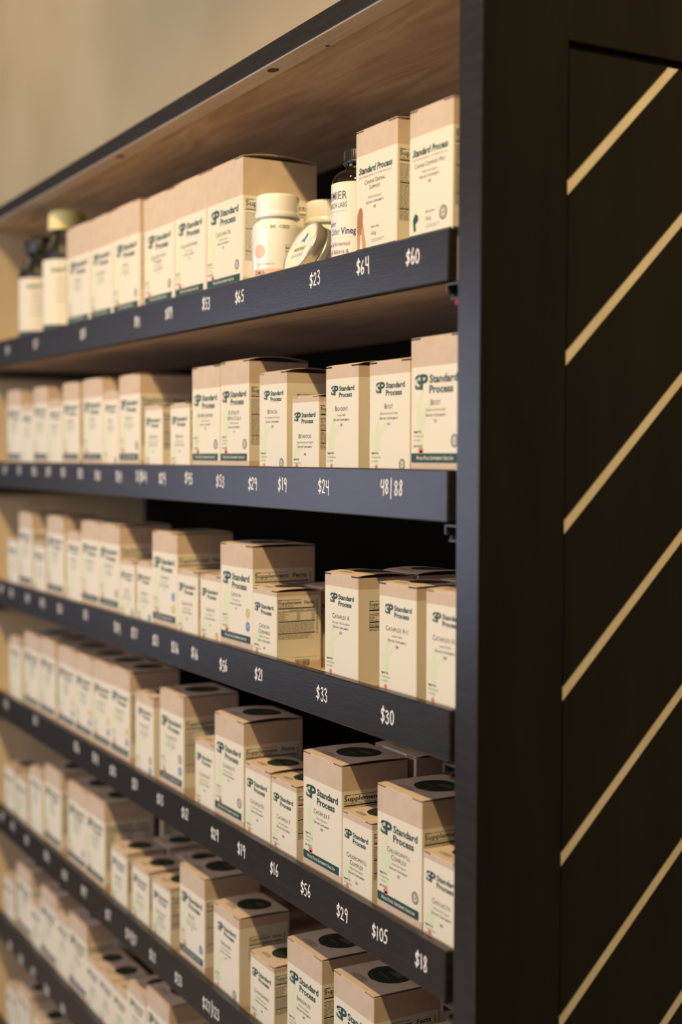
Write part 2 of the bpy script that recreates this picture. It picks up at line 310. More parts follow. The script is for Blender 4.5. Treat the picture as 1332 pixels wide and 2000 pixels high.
def ribbon(mb, pts, w, y, m):
    P = []
    for i in range(len(pts)-1):
        p0 = pts[max(i-1, 0)]; p1 = pts[i]; p2 = pts[i+1]; p3 = pts[min(i+2, len(pts)-1)]
        for k in range(4):
            t = k/4.0
            P.append([.5*((2*p1[j])+(-p0[j]+p2[j])*t+(2*p0[j]-5*p1[j]+4*p2[j]-p3[j])*t*t+(-p0[j]+3*p1[j]-3*p2[j]+p3[j])*t**3) for j in (0, 1)])
    P.append(pts[-1]); n = len(P); vs = []
    for i, (x, z) in enumerate(P):
        q = P[max(i-1, 0)]; r_ = P[min(i+1, n-1)]; dx, dz = r_[0]-q[0], r_[1]-q[1]; d = math.hypot(dx, dz) or 1e-6
        ww = w*(1+.12*math.sin(i*1.7)); yy = y-i*.000004
        vs += [(x-dz/d*ww, yy, z+dx/d*ww), (x+dz/d*ww, yy, z-dx/d*ww)]
    fs = [(2*i, 2*i+1, 2*i+3, 2*i+2) for i in range(n-1)]
    for i, sg in ((0, -1), (n-1, 1)):                         # rounded ends
        q = P[max(i-1, 0)]; r_ = P[min(i+1, n-1)]; t0 = math.atan2(r_[1]-q[1], r_[0]-q[0])
        b = len(vs); yy = vs[2*i][1]
        mid = [(P[i][0]+w*math.cos(t0+k*math.pi/4)*sg, yy, P[i][1]+w*math.sin(t0+k*math.pi/4)*sg) for k in (-1, 0, 1)]
        vs += mid; e0, e1 = (2*i+1, 2*i) if sg > 0 else (2*i, 2*i+1)
        fs.append((e0, b, b+1, b+2, e1))
    mb.add(vs, fs, m)
def price(parent, x, dz, txt):
    mb = MB(); H = .0116; WD = .0080
    adv = {'1': .62, '/': .62, ' ': .35, '$': .95}
    tot = sum(adv.get(c, .92) for c in txt)*WD; cx = x-tot/2
    for c in txt:
        a = adv.get(c, .92)*WD; jx = rnd.uniform(-.0004, .0004); jz = rnd.uniform(-.0009, .0009); k = rnd.uniform(.93, 1.07); sl = rnd.uniform(-.10, .16)
        for st in STK[c]:
            pts = [(cx+jx+(u+sl*(v-.5)+rnd.uniform(-.02, .02))*WD*.86*(.62 if c == '1' else 1), dz-H/2+jz+v*H*k) for u, v in st]
            ribbon(mb, pts, .00070, -.00008-.00006*len(mb.f)/60.0, 'chalk')
        cx += a
    return mb.build('price_mark', parent)

# ------------------------------------------------------------------ shelves
ORD = ['top', 'second', 'third', 'fourth', 'fifth', 'sixth', 'seventh']
RIGHT = [-.0144, -.0131, -.0083, -.0119, -.012, -.012, -.012]
ZRX = ZR+[.045]; TLX = TL+[0.0]
RH = .0416; LIP = .006; RT = .0095
shelf_labels = ['top pull-out shelf of kraft boxes and bottles, priced 65, 23 and 64 dollars',
 'second pull-out shelf down, at eye level, with the price 48/ 88 at its right end',
 'third pull-out shelf down, priced 33 and 30 dollars at its right end',
 'fourth pull-out shelf down, with the price 105 dollars near its right end',
 'fifth pull-out shelf down, cut off by the bottom of the picture',
 'sixth pull-out shelf down, only its left end showing at bottom left',
 'lowest pull-out shelf, its boxes just showing in the bottom left corner']
LIPS = [.006]+[.016]*6
def surf(k, x): return ZRX[k] - LIPS[k] - TLX[k]*x
for k in range(7):
    sh = tag(empty('pull_out_shelf', (0, 0, ZRX[k]), TLX[k]), shelf_labels[k], 'shelf', 'pull-out shelves in the black unit')
    xr = RIGHT[k]; xl = XL+.012
    mb = MB(); mb.box((xl, RT, -RH+.0012), (xr-.0005, DEP-.018, -LIPS[k]), 'board'); o = mb.build('shelf_board', sh); o['label'] = 'bare plywood board'
    mb = MB(); mb.box((xl, 0, -RH), (xr, RT, 0), 'rail', .0011); rail = mb.build('front_rail', sh); rail['label'] = 'black painted front rail, sheen in its colour'
    for x, dz, s in PRICES.get(k+1, []): price(rail, x, dz, s)
    # drawer slides screwed to the side panels, a steel channel with its roller
    for side in (1, -1):
        xs = -.0010 if side == 1 else XL+.0010
        mb = MB(); z0 = ZRX[k]-TLX[k]*xs-RH-.0148
        def bx(d0, d1, y0, y1, za, zb):
            p, q = sorted((xs-side*d0, xs-side*d1)); mb.box((p, y0, z0+za), (q, y1, z0+zb), 'steel', .0002)
        bx(0, .0014, .0015, .27, 0, .0128); bx(.0014, .0180, .0015, .27, .0116, .0128); bx(.0014, .0120, .0015, .27, 0, .0012)
        bx(.0166, .0180, .0015, .27, .0050, .0116); bx(.0110, .0120, .0030, .27, .0012, .0042)
        sl = mb.build('drawer_slide', unit, OFF)
        if side == 1 and k == 0:
            mb = MB(); mb.box((-.0075, .0015, z0-.0050), (-.0015, .016, z0-.0002), 'redp', .0008); o = mb.build('release_lever', sl); o['label'] = 'red lever'

# ------------------------------------------------------------------ supplement boxes
DIM = {'S': .052, 'M': .059, 'L': .0715, 'X': .088, 'V': .066}
LABTOP = {'S': .08, 'M': .12, 'L': .212, 'X': .295, 'V': .20}
def carton(t, w, d, h, bulge):
    mb = MB(); c = .0007; g = .0018
    ring = lambda z: [(c,0,z),(w-c,0,z),(w,c,z),(w,d-c,z),(w-c,d,z),(c,d,z),(0,d-c,z),(0,c,z)]
    vs = ring(0)+ring(h-g); n = 8
    mb.add(vs, [tuple(range(7, -1, -1)), tuple(range(8, 16))]+[(i, (i+1) % 8, 8+(i+1) % 8, 8+i) for i in range(8)], 'kraft')
    lid = MB(); N = 8; th = .0005
    vs = []
    for j in range(N+1):
        y = .0002+(d-.0006)*j/N; zb = h-th+bulge*math.sin(math.pi*min(1, .06+.94*j/N))
        if j == 0: zb = h-th
        for x in (.0003, w-.0003): vs += [(x, y, zb), (x, y, zb+th)]
    fs = []
    for j in range(N):
        a = 4*j; b = a+4; fs += [(a+1, a+3, b+3, b+1), (a+2, a, b, b+2), (a, a+1, b+1, b), (a+3, a+2, b+2, b+3)]
    fs += [(0, 2, 3, 1), (4*N+1, 4*N+3, 4*N+2, 4*N)]
    lid.add(vs, fs, 'kraft')
    u0, u1 = .20*w, .79*w                                     # hinge of the lid, between two slots
    lid.add([(u0,.0,h-g),(u1,.0,h-g),(u1,.0,h-.0006),(u0,.0,h-.0006),(u0,.0008,h+.00005),(u1,.0008,h+.00005),(u0,.0012,h-g),(u1,.0012,h-g)],
            [(0,1,2,3),(3,2,5,4),(0,3,4,6),(1,7,5,2),(0,6,7,1)], 'kraft')
    return mb, lid
NAMES = {
 1: ['CHOLACOL', 'CALCIUM PLUS', 'CALSOL', 'CALCIUM LACTATE|POWDER', 'CALCIUM POWDER', 'COD LIVER OIL', 'CANINE DERMAL|SUPPORT', 'CANINE COMFORT PRO'],
 2: ['ALLERPLEX', 'ARGINEX', 'ALLORGANIC', 'A-F BETAFOOD', 'ANTRONEX', 'B CORE', 'B PLUS', 'BETACOL', 'BETAFOOD', 'BETALCO', 'B6 NIACINAMIDE', 'B VITALITY|WITH COQ10', 'BETACOL', 'BETAFOOD', 'BIO-DENT', 'BIOST', 'BIOST'],
 3: ['CALMA', 'CALCIFOOD', 'CARDIO', 'CALCIFOOD', 'CALMA PLUS', 'CARDIO PLUS', 'CARDIO PLUS', 'CALSOL', 'CARDIOL', 'CATALYN', 'CATALYN GF', 'CATALYN', 'CATALYN', 'CATALYN|CHEWABLE', 'CATAPLEX A', 'CATAPLEX A-C', 'CATAPLEX A-C'],
 4: ['CATAPLEX B', 'CATAPLEX B', 'CATAPLEX B', 'CATAPLEX C', 'CATAPLEX C', 'CATAPLEX C', 'CATAPLEX C', 'CATAPLEX D', 'CATAPLEX D', 'CATAPLEX E', 'CATAPLEX E', 'CATAPLEX E2', 'CATAPLEX F', 'CATAPLEX F', 'CHLOROPHYLL|COMPLEX', 'CHLOROPHYLL|COMPLEX', 'CHOLACOL'],
 5: ['CONGAPLEX', 'CRUCIFER', 'CRUCIFER', 'CYRUTA', 'CYRUTA PLUS', 'CYRUTA PLUS', 'DERMATRO', 'DERMACO', 'DESICCATED|SPLEEN', 'DIGEST', 'DRENAMIN', 'E-MANGANESE', 'EMPHAPLEX', 'ENZYCORE', 'EPIMUNE'],
 6: ['EPIMUNE', 'FEN-GRE', 'FERRO', 'FOLIC', 'FORTIL', 'GARLIC', 'GASTRO', 'GINKGO', 'HEPATRO', 'IMMUPLEX', 'INOSITOL'],
 7: ['IODOMERE', 'LACTIC', 'LINUM']}
SUBS = {'CATAPLEX A': 'Encourages Cell Development', 'CATAPLEX F': 'Aids in Absorption', 'BIO-DENT': 'Dental Health', 'BIOST': 'Skeletal and Dental Health', 'BETACOL': 'For Temporary Liver Support', 'BETAFOOD': 'Digestive and Immune Support', 'CATAPLEX A-C': 'Immune Health', 'CATALYN': 'with Whole Food'}
CODE = {'CATAPLEX F': '4200', 'CATAPLEX A': '0510', 'BIO-DENT': '1387', 'BETACOL': '1300', 'BETAFOOD': '1400', 'BIOST': '1615', 'CATAPLEX A-C': '0580', 'CHLOROPHYLL|COMPLEX': '2275'}
SEALS = {(1,2):'g',(1,3):'g',(1,5):'g',(2,6):'g',(2,7):'g',(2,10):'g',(2,11):'g',(2,12):'g',(2,15):'g',(2,16):'g',(3,6):'g',(3,7):'g',(3,8):'b',(3,9):'Yb',(3,11):'y',(3,12):'yB',
         (4,3):'yb',(4,4):'yb',(4,5):'yb',(4,6):'yb',(4,7):'gb',(4,8):'Gb',(4,10):'g',(4,15):'g',(5,4):'g',(5,9):'b',(5,10):'g'}
BULGE = {(1,5): .0042, (2,11): .0040, (2,12): .0036, (2,13): .0022, (2,14): .0034, (2,15): .0030, (2,16): .002, (3,12): .0014, (3,13): .0018, (3,14): .0020, (4,10): .0026, (4,11): .0016, (4,13): .0014, (5,10): .0014}

def logo(F, mb, u0, u1, vtop, w, lay):
    k = u1-u0; hI = .185*k; iw = .32*k
    F.text(mb, 'P', u0+iw*.42, vtop-hI, hI, 'green', lay, .035, fit=iw*.58)
    # the S is cut into leafy pieces by pale veins
    F.text(mb, 'S', u0, vtop-hI*.98, hI*.96, 'green', lay+1, .03, fit=iw*.60)
    for a, b, c, d_, e in ((.02,.62,.46,.90,.05), (.00,.50,.34,.66,.06), (.22,.52,.30,.86,.05), (.12,.10,.20,.34,.05), (.26,.06,.36,.40,.05), (.40,.10,.48,.46,.05)):
        x0, y0, x1, y1 = u0+iw*a, vtop-hI*(1-b), u0+iw*c, vtop-hI*(1-d_); t = hI*e
        F.poly(mb, [(x0, y0-t), (x1, y1-t*.4), (x1, y1+t*.4), (x0, y0+t*.6)], 'cream', lay+2)
    ht = hI*.53
    F.text(mb, 'Standard', u0+iw*1.10, vtop-hI*.06-ht, ht, 'green', lay, .030, fit=k-iw*1.10)
    F.text(mb, 'Process', u0+iw*1.10, vtop-hI*.78-ht, ht, 'green', lay, .030, fit=(k-iw*1.10)*.85)
def seal(F, parent, kind, a, b, r):
    mb = MB()
    if kind in 'gG':
        F.disc(mb, a, b, r, 'text' if kind == 'x' else 'green', 4); F.disc(mb, a, b, r*.80, 'cream', 5); F.disc(mb, a, b, r*.72, 'grey', 6); F.disc(mb, a, b, r*.5, 'cream', 7)
        F.text(mb, 'GF', a, b-r*.24, r*.48, 'green', 8, .02, align='C')
        o = mb.build('round_seal', parent); o['label'] = 'dark green round seal'
    else:
        col = 'yellow' if kind in 'yY' else 'blue'
        F.disc(mb, a, b, r, col, 4); F.disc(mb, a, b, r*.86, 'cream', 5); F.disc(mb, a, b, r*.81, col, 6)
        for q in (-.3, 0, .3): F.rect(mb, a-r*.5, b+r*q-r*.05, a+r*.5, b+r*q+r*.05, 'cream', 7)
        o = mb.build('round_seal', parent); o['label'] = 'gold round seal' if col == 'yellow' else 'blue round seal'
def facts(F, d, top, bot, m0, wid, parent):
    """supplement facts block printed on the side label"""
    mb = MB(); a0 = m0; a1 = m0+wid; y = top; H = top-bot; sc = wid/.045
    F.rect(mb, a0, y-.0010, a0+wid*.12, y-.0002, 'black', 3); F.rect(mb, a0+wid*.14, y-.0008, a0+wid*.62, y-.0003, 'facts', 3)
    F.text(mb, 'Supplement  Facts', a0, y-.0018-.0031*sc, .0031*sc, 'black', 3, .02, fit=wid*.97); y -= .0018+.0031*sc+.0012
    def line(y0, x0, x1, t, m='facts'):
        x = x0
        while x < x1:
            l = rnd.uniform(.0018, .0055); F.rect(mb, x, y0-t, min(x+l, x1), y0, m, 3); x += l+.0007
    for q in range(2): line(y, a0, a0+wid*rnd.uniform(.35, .6), .00045); y -= .0012
    F.rect(mb, a0, y-.0013, a1, y, 'black', 3); y -= .0024
    line(y, a0+wid*.3, a0+wid*.7, .0005, 'black'); line(y, a0+wid*.78, a1, .0005, 'black'); y -= .0013
    F.rect(mb, a0, y-.0006, a1, y, 'black', 3); y -= .0016
    n1 = max(4, int(H*.22/.00135))
    for q in range(n1):
        line(y, a0, a0+wid*rnd.uniform(.14, .3), .0005); line(y, a0+wid*.5, a0+wid*.6, .0005); line(y, a0+wid*.90, a1, .0005); y -= .00135
    F.rect(mb, a0, y-.0012, a1, y, 'black', 3); y -= .0022
    while y > bot+H*.22: line(y, a0, a1-wid*rnd.uniform(.0, .12), .0005); y -= .00125
    F.rect(mb, a0, y-.0011, a1, y, 'black', 3); y -= .0020
    e = bot+H*.06
    while y > e: line(y, a0, a1-wid*rnd.uniform(.0, .2), .0005); y -= .00125
    x = a1+.0016                                              # vertical small print
    yy = top-.001
    while yy > bot+H*.2:
        l = rnd.uniform(.0018, .005)
        for q in (0, .0011): F.rect(mb, x+q, yy-l, x+q+.0005, yy, 'facts', 3)
        yy -= l+.0007
    return mb.build('facts_panel', parent)

def make_box(k, i, t, x, w, h, label, group):
    d = DIM[t]*(w/{'S': .0565, 'M': .0635, 'L': .0765, 'X': .0965, 'V': .068}[t])**.5
    D = .010 if k > 1 else 0.0; h0 = h; h = h+D
    root = empty('supplement_box', (x, .0112, surf(k-1, x+w/2)-TLX[k-1]*(-w/2)), TLX[k-1])
    tag(root, label, 'box', group)
    bulge = BULGE.get((k, i), rnd.uniform(.0002, .0012))
    cb, lid = carton(t, w, d, h, bulge)
    cb.build('carton', root); lo = lid.build('lid_flap', root)
    F = Face((0, 0, 0), (1, 0, 0), (0, 0, 1), (0, -1, 0)); G = Face((w, 0, 0), (0, 1, 0), (0, 0, 1), (1, 0, 0))
    # lid print: small lines at the front, round picture seal
    hz = h + bulge*.985
    T = Face((0, 0, h+bulge*.35), (1, 0, 0), (0, 1, 0), (0, 0, 1)); mb = MB()
    cx, cy, R = w*.5, d*.56, w*.285
    def onlid(a, b, lay): return (a, b, h+bulge*math.sin(math.pi*min(1, .06+.94*max(0, b)/d))+.00012+lay*.00003)
    def dpoly(pts, m, lay): mb.add([onlid(a, b, lay) for a, b in pts], [tuple(range(len(pts)))], m)
    def dgrid(r, m, lay, n=28):
        ys = [cy-r+2*r*j/16 for j in range(17)]
        for j in range(16):
            w0 = math.sqrt(max(0, r*r-(ys[j]-cy)**2)); w1 = math.sqrt(max(0, r*r-(ys[j+1]-cy)**2))
            dpoly([(cx-w0, ys[j]), (cx+w0, ys[j]), (cx+w1, ys[j+1]), (cx-w1, ys[j+1])], m, lay)
    dgrid(R, 'seal', 1)
    dpoly([(cx-R*.30, cy+R*.1), (cx+R*.1, cy+R*.05), (cx+R*.62, cy+R*.12), (cx+R*.55, cy+R*.42), (cx+R*.1, cy+R*.5), (cx-R*.2, cy+R*.34)], 'sealhi', 2)
    dpoly([(cx-R*.55, cy-R*.3), (cx+R*.5, cy-R*.35), (cx+R*.45, cy-R*.28), (cx-R*.5, cy-R*.23)], 'sealhi', 2)
    for q in range(40):
        a = 2*math.pi*q/40
        if q % 5 == 4: continue
        dpoly([(cx+R*.87*math.cos(a+s)+0, cy+R*.87*math.sin(a+s)) if e == 0 else (cx+R*.80*math.cos(a+s), cy+R*.80*math.sin(a+s)) for s, e in ((-.04, 1), (-.04, 0), (.04, 0), (.04, 1))], 'sealhi', 2)
    o = mb.build('lid_seal', lo); o['label'] = 'dark green printed round seal'
    mb = MB()
    for q, (f, l) in enumerate(((.20, .24), (.165, .34), (.13, .30))):
        xx = w*.5-w*l/2-w*.12
        e = xx+w*l
        while xx < e:
            l2 = rnd.uniform(.0015, .004); dpoly([(xx, d*f), (min(xx+l2, e), d*f), (min(xx+l2, e), d*f+.0007), (xx, d*f+.0007)], 'text', 1); xx += l2+.0006
    o = mb.build('lid_print', lo)
    # front label
    vt = h-h0*LABTOP[t]; band = t in 'LXV'
    if t == 'V': vb, v1 = .0012, .0095
    elif t == 'X': vb, v1 = .0088, .0165
    else: vb, v1 = .0112+D, .0190+D
    a0 = .018*w if t != 'X' else .05*w
    b0 = vb if band else .0035+D*.6
    mb = MB(); F.rrect(mb, a0, b0, w-.0006, vt, .0022, 'cream', 1, (1, 0, 0, 1))
    mb.add([(w-.0006, -.00003, b0), (w+.00003, .0006, b0), (w+.00003, .0006, vt), (w-.0006, -.00003, vt)], [(0, 1, 2, 3)], 'cream')
    lines = NAMES[k][i].split('|'); key = NAMES[k][i]
    code = CODE.get(key, str(1000+((k*37+i*113) % 89)*100//10))
    fl = MB()
    if t in 'LX':
        y0 = v1+.003; q = (vt-.016)-y0
        F.leaf(mb, [(w*.22, y0), (w*.23, y0+q*.35), (w*.30, y0+q*.62), (w*.52, y0+q*.80)], .0078, 'leaf', 2)
        F.leaf(mb, [(w*.20, y0), (w*.20, y0+q*.4), (w*.16, y0+q*.65), (w*.26, y0+q*.98)], .0088, 'leaf', 3)
        F.leaf(mb, [(w*.19, y0), (w*.17, y0+q*.4), (w*.09, y0+q*.75)], .0062, 'leaf', 4)
        F.disc(mb, w*.21, v1+.0025, .0040, 'pink', 5, 16, .0024)
        F.disc(mb, w*.215, v1+.0008, .0028, 'pink', 5, 12, .0016)
        lx0, lx1, ly = (.085, .915, vt-.0066) if t == 'L' else (.16, .90, vt-.0075)
        ny = vt-.0318 if t == 'L' else vt-.036
        cxn = .5*w; fy = v1+.017
    elif t == 'V':
        lx0, lx1, ly, ny, cxn, fy = .08, .92, vt-.010, vt-.026, .48*w, .02
    else:
        r0 = .005+D; q = (vt-.040)-r0
        F.leaf(mb, [(w*.20, r0), (w*.21, r0+q*.40), (w*.27, r0+q*.75), (w*.50, r0+q*.98)], .0078, 'leaf', 2)
        F.leaf(mb, [(w*.19, r0), (w*.18, r0+q*.45), (w*.20, r0+q*.85), (w*.28, r0+q*1.15)], .0068, 'leaf', 3)
        F.leaf(mb, [(w*.18, r0), (w*.16, r0+q*.4), (w*.07, r0+q*.80)], .0052, 'leaf', 4)
        F.disc(mb, w*.19, .0072+D, .0026, 'pink', 5, 12, .0020)
        lx0, lx1 = (.175, .89) if t == 'M' else (.09, .885)
        ly = vt-.0065 if t == 'M' else vt-.0095
        ny = vt-.0295 if t == 'M' else vt-.0345
        cxn = .5*w; fy = (.0185 if t == 'M' else .0125)+D
    y = ny
    if t == 'V':
        F.text(mb, 'VETERINARY FORMULAS', w*.08, ly-.0098, .0016, 'grey', 6, 0, fit=w*.80)
        y = ny - .0030*(len(lines)-1)
    for li in range(len(lines)-1): y -= .0052
    F.text(mb, SUBS.get(key, 'Whole Food Support'), cxn, y-.0048, .0021, 'grey', 6, 0, sx=.9, align='C')
    F.smallcaps(mb, 'DIETARY SUPPLEMENT', cxn, y-.0092, .0023, 'text', 6, 1.05, .002, w*.64)
    F.text(mb, code, cxn, y-.0140 if t != 'S' else y-.0165, .0024, 'text', 6, .004, sx=.7, align='C')
    if t == 'V':
        F.text(mb, 'Net wt. 4.4 oz', w*.40, .0255, .0021, 'text', 6, .004, sx=.75); F.text(mb, '(125 g)', w*.40, .0195, .0027, 'text', 6, .004, sx=.75)
        F.rect(mb, w*.40, .0152, w*.72, .0156, 'grey', 6); F.rect(mb, w*.40, .0136, w*.66, .0140, 'grey', 6)
    else:
        F.text(mb, 'Suggested Use:', w*.07, fy, .0018, 'text', 6, .02, sx=.75); F.text(mb, 'Two tablets per day,', w*.07, fy-.0036, .0017, 'grey', 6, 0, sx=.75)
        F.text(mb, 'or as directed.', w*.07, fy-.0070, .0017, 'grey', 6, 0, sx=.75)
        if t in 'LX': F.text(mb, '360 TABLETS', w*.07, fy-.0122, .0021, 'text', 6, .008, sx=.8)
    fr = mb.build('front_label', root); fr['label'] = 'cream printed front label'
    mb = MB()
    if t == 'V': F.text(mb, 'Standard Process', w*.08, ly-.0060, .0056, 'green', 6, .03, fit=w*.82, shear=.25)
    else: logo(F, mb, lx0*w, lx1*w, ly, w, 6)
    mb.build('brand_logo', fr)
    mb = MB(); y = ny
    hh = .0046 if t in 'LX' else .0044
    if t == 'V': hh = .0038
    for s in lines:
        F.smallcaps(mb, s, cxn, y, hh, 'text', 6, .98, .0, w*(.80 if t != 'V' else .70)); y -= .0060 if t != 'V' else .0052
    mb.build('product_name', fr)
    if t == 'V':
        mb = MB()
        if i == 6:
            F.poly(mb, [(.004,.007),(.0075,.007),(.009,.022),(.011,.022),(.0125,.008),(.019,.008),(.0185,.014),(.015,.026),(.0125,.034),(.0135,.037),(.0125,.0435),(.010,.046),(.0065,.045),(.0035,.040),(.0028,.030),(.0035,.018)], 'dog', 3)
            F.poly(mb, [(.0125,.008),(.019,.008),(.0185,.014),(.015,.026),(.0125,.030),(.0105,.024)], 'dog2', 4); F.poly(mb, [(.0045,.007),(.007,.007),(.0082,.022),(.0052,.024)], 'dog2', 4)
            o = mb.build('dog_picture', fr); o['label'] = 'brown sitting dog picture'
        else:
            F.disc(mb, .010, .024, .0088, 'leaf', 3, 24); F.disc(mb, .0118, .022, .0058, 'cream', 4, 24); F.poly(mb, [(.008,.012),(.0115,.013),(.0105,.018),(.015,.021),(.0145,.025),(.010,.027),(.0065,.022)], 'green', 5)
            o = mb.build('green_emblem', fr); o['label'] = 'green dog and leaf emblem'
            seal(F, fr, 'g', w*.80, .0225, .0058)
    if band:
        mb = MB()
        e1 = w*.945 if t != 'V' else w-.0006
        F.rrect(mb, a0, vb, e1, v1, .0016, 'green', 4, (1, 1, 0, 0))
        F.smallcaps(mb, 'WHOLE FOOD SUPPLEMENTS SINCE 1929', (a0+e1)/2, (vb+v1)/2-.0014, .0030, 'cream', 5, .78, .02, (e1-a0)*.90)
        o = mb.build('footer_band', fr); o['label'] = 'dark green footer band'
    for kd in SEALS.get((k, i), ''):
        if band:
            bz = v1+.0100
            if kd in 'yYG' : bz += .0140 if len(SEALS[(k, i)]) > 1 else 0
            if kd == 'Y': bz = v1+.0085
            if kd == 'b' and SEALS[(k, i)] == 'Yb': bz = v1+.0230
            seal(F, fr, kd, w*.865, bz, .0054)
        else:
            bz = .0095+D
            if kd == 'g' and len(SEALS[(k, i)]) > 1: bz = .022+D
            seal(F, fr, kd, w*.83, bz, .0049)
    # side label
    mb = MB(); sb = b0 if t != 'X' else .012
    G.rrect(mb, .0006, sb, d*.965, vt, .0024, 'cream', 1, (0, 1, 1, 0))
    if band and t == 'V': G.rect(mb, .0006, vb, d*.965, v1, 'green', 3)
    if t in 'MS':                                             # barcode near the foot
        q = d*.42
        while q < d*.72: l = rnd.uniform(.0003, .0010); G.rect(mb, q, .0045, q+l, .0115, 'black', 3); q += l+rnd.uniform(.0004, .0009)
        G.rect(mb, d*.36, .0135, d*.9, .0138, 'facts', 3)
    so = mb.build('side_label', root); so['label'] = 'cream printed side label'
    m0 = d*.20 if t == 'M' else d*.04
    wid = d*.97-m0-.006 if t != 'M' else d*.66
    facts(G, d, vt-(.0035 if t != 'M' else .0105), max(sb, .012+D)+(h*.10 if t != 'M' else h*.32), m0, wid, so)
    root['size'] = t
    return root, d

SZ = {'S': 'small', 'M': 'medium', 'L': 'large', 'X': 'extra large', 'V': 'large veterinary'}
NUM = ['first', 'second', 'third', 'fourth', 'fifth', 'sixth', 'seventh', 'eighth', 'ninth', 'tenth']
placed = {}
for k in range(1, 8):
    n = len(BOXES[k])
    for i, (t, x, w, h) in enumerate(BOXES[k]):
        # ordinal counts the box itself
        if k < 6 and i >= n/2: q = n-i+(1 if k == 5 else 0); pos = 'rightmost' if q == 1 else NUM[q-1]+' from right'
        else: q = i+1; pos = 'leftmost' if q == 1 else (NUM[q-1] if q <= 10 else 'eleventh')+' from left'
        look = 'with dark green footer band' if t in 'LX' else 'with cream label to its foot'
        if (k, i) == (1, 6): lab = 'kraft box with a brown sitting dog on its label, beside dark bottle'
        elif (k, i) == (1, 7): lab = 'kraft box with green dog emblem, rightmost on the top shelf by the post'
        else: lab = '%s kraft supplement box %s, %s on %s shelf' % (SZ[t], look, pos, ORD[k-1])
        placed[(k, i)] = make_box(k, i, t, x, w, h, lab, 'supplement boxes on the %s shelf' % ORD[k-1])
def dup(root, loc, label, group):
    r = root.copy(); COL.objects.link(r); r.location = loc; r['label'] = label; r['group'] = group
    for ch in list(root.children):
        c = ch.copy(); COL.objects.link(c); c.parent = r
        for g in ch.children:
            e = g.copy(); COL.objects.link(e); e.parent = c
    return r
bpy.context.view_layer.update()
def behind(k, i, gap, dx, lab):
    r, d = placed[(k, i)]; l = r.location
    dup(r, (l.x+dx, l.y+d+gap, l.z-TLX[k-1]*dx), lab, 'boxes in the second row behind')
behind(3, 13, .006, .002, 'small kraft box directly behind the small box fourth from right on third shelf')
behind(3, 14, .004, .001, 'medium kraft box standing directly behind the box above the 33 dollar price')
behind(3, 15, .004, .002, 'medium kraft box standing directly behind the box above the 30 dollar price')
behind(4, 13, .007, .003, 'large kraft box directly behind the large one above the 56 and 29 dollar prices')
behind(5, 5, .010, .003, 'large kraft box directly behind the sixth box from left on fifth shelf')
behind(5, 6, .004, .001, 'small kraft box directly behind the seventh box from left on fifth shelf')
behind(5, 7, .004, .001, 'small kraft box directly behind the eighth box from left on fifth shelf')
behind(5, 8, .004, .001, 'small kraft box directly behind the ninth box from left on fifth shelf')

# ------------------------------------------------------------------ fifth shelf, rightmost box that only shows its lid
o, _d = make_box(5, 14, 'M', -.0980, .0635, .0985, 'medium kraft box at bottom right of the picture, only its lid showing', 'supplement boxes on the fifth shelf')

# ------------------------------------------------------------------ bottles and tins on the top shelf
class Cyl:
    """print wrapped on a cylinder: a along the arc (0 at angle a0), b up"""
    def __init__(s, r, a0): s.r = r; s.a0 = a0
    def p(s, a, b, lay): t = s.a0+a/s.r; q = s.r+lay*.00004; return (q*math.cos(t), q*math.sin(t), b)
    def rect(s, mb, a0, b0, a1, b1, m, lay):
        n = max(1, int(abs(a1-a0)/s.r/.10)); vs = []
        for k in range(n+1): a = a0+(a1-a0)*k/n; vs += [s.p(a, b0, lay), s.p(a, b1, lay)]
        mb.add(vs, [(2*k, 2*k+2, 2*k+3, 2*k+1) for k in range(n)], m, True)
    def disc(s, mb, a, b, r, m, lay):
        ys = [b-r+2*r*j/14 for j in range(15)]
        for j in range(14):
            w0 = math.sqrt(max(0, r*r-(ys[j]-b)**2)); w1 = math.sqrt(max(0, r*r-(ys[j+1]-b)**2))
            n = 6
            for k in range(n):
                f0, f1 = -1+2*k/n, -1+2*(k+1)/n
                mb.add([s.p(a+w0*f0, ys[j], lay), s.p(a+w0*f1, ys[j], lay), s.p(a+w1*f1, ys[j+1], lay), s.p(a+w1*f0, ys[j+1], lay)], [(0, 1, 2, 3)], m)
    def text(s, mb, txt, a, b, h, m, lay, bold=0.0, sx=1.0, align='L', space=1.0):
        v, f, w = glyphs(txt, bold, 0, space); k = h*sx; W_ = w*k
        a0 = a if align == 'L' else a-W_/2 if align == 'C' else a-W_
        mb.add([s.p(a0+x*k, b+y*h, lay) for x, y in v], f, m)
CAMX, CAMY = .8811, -.5890
def facing(x, y): return math.atan2(CAMY-y, CAMX-x)
Z1s = lambda x: surf(0, x)

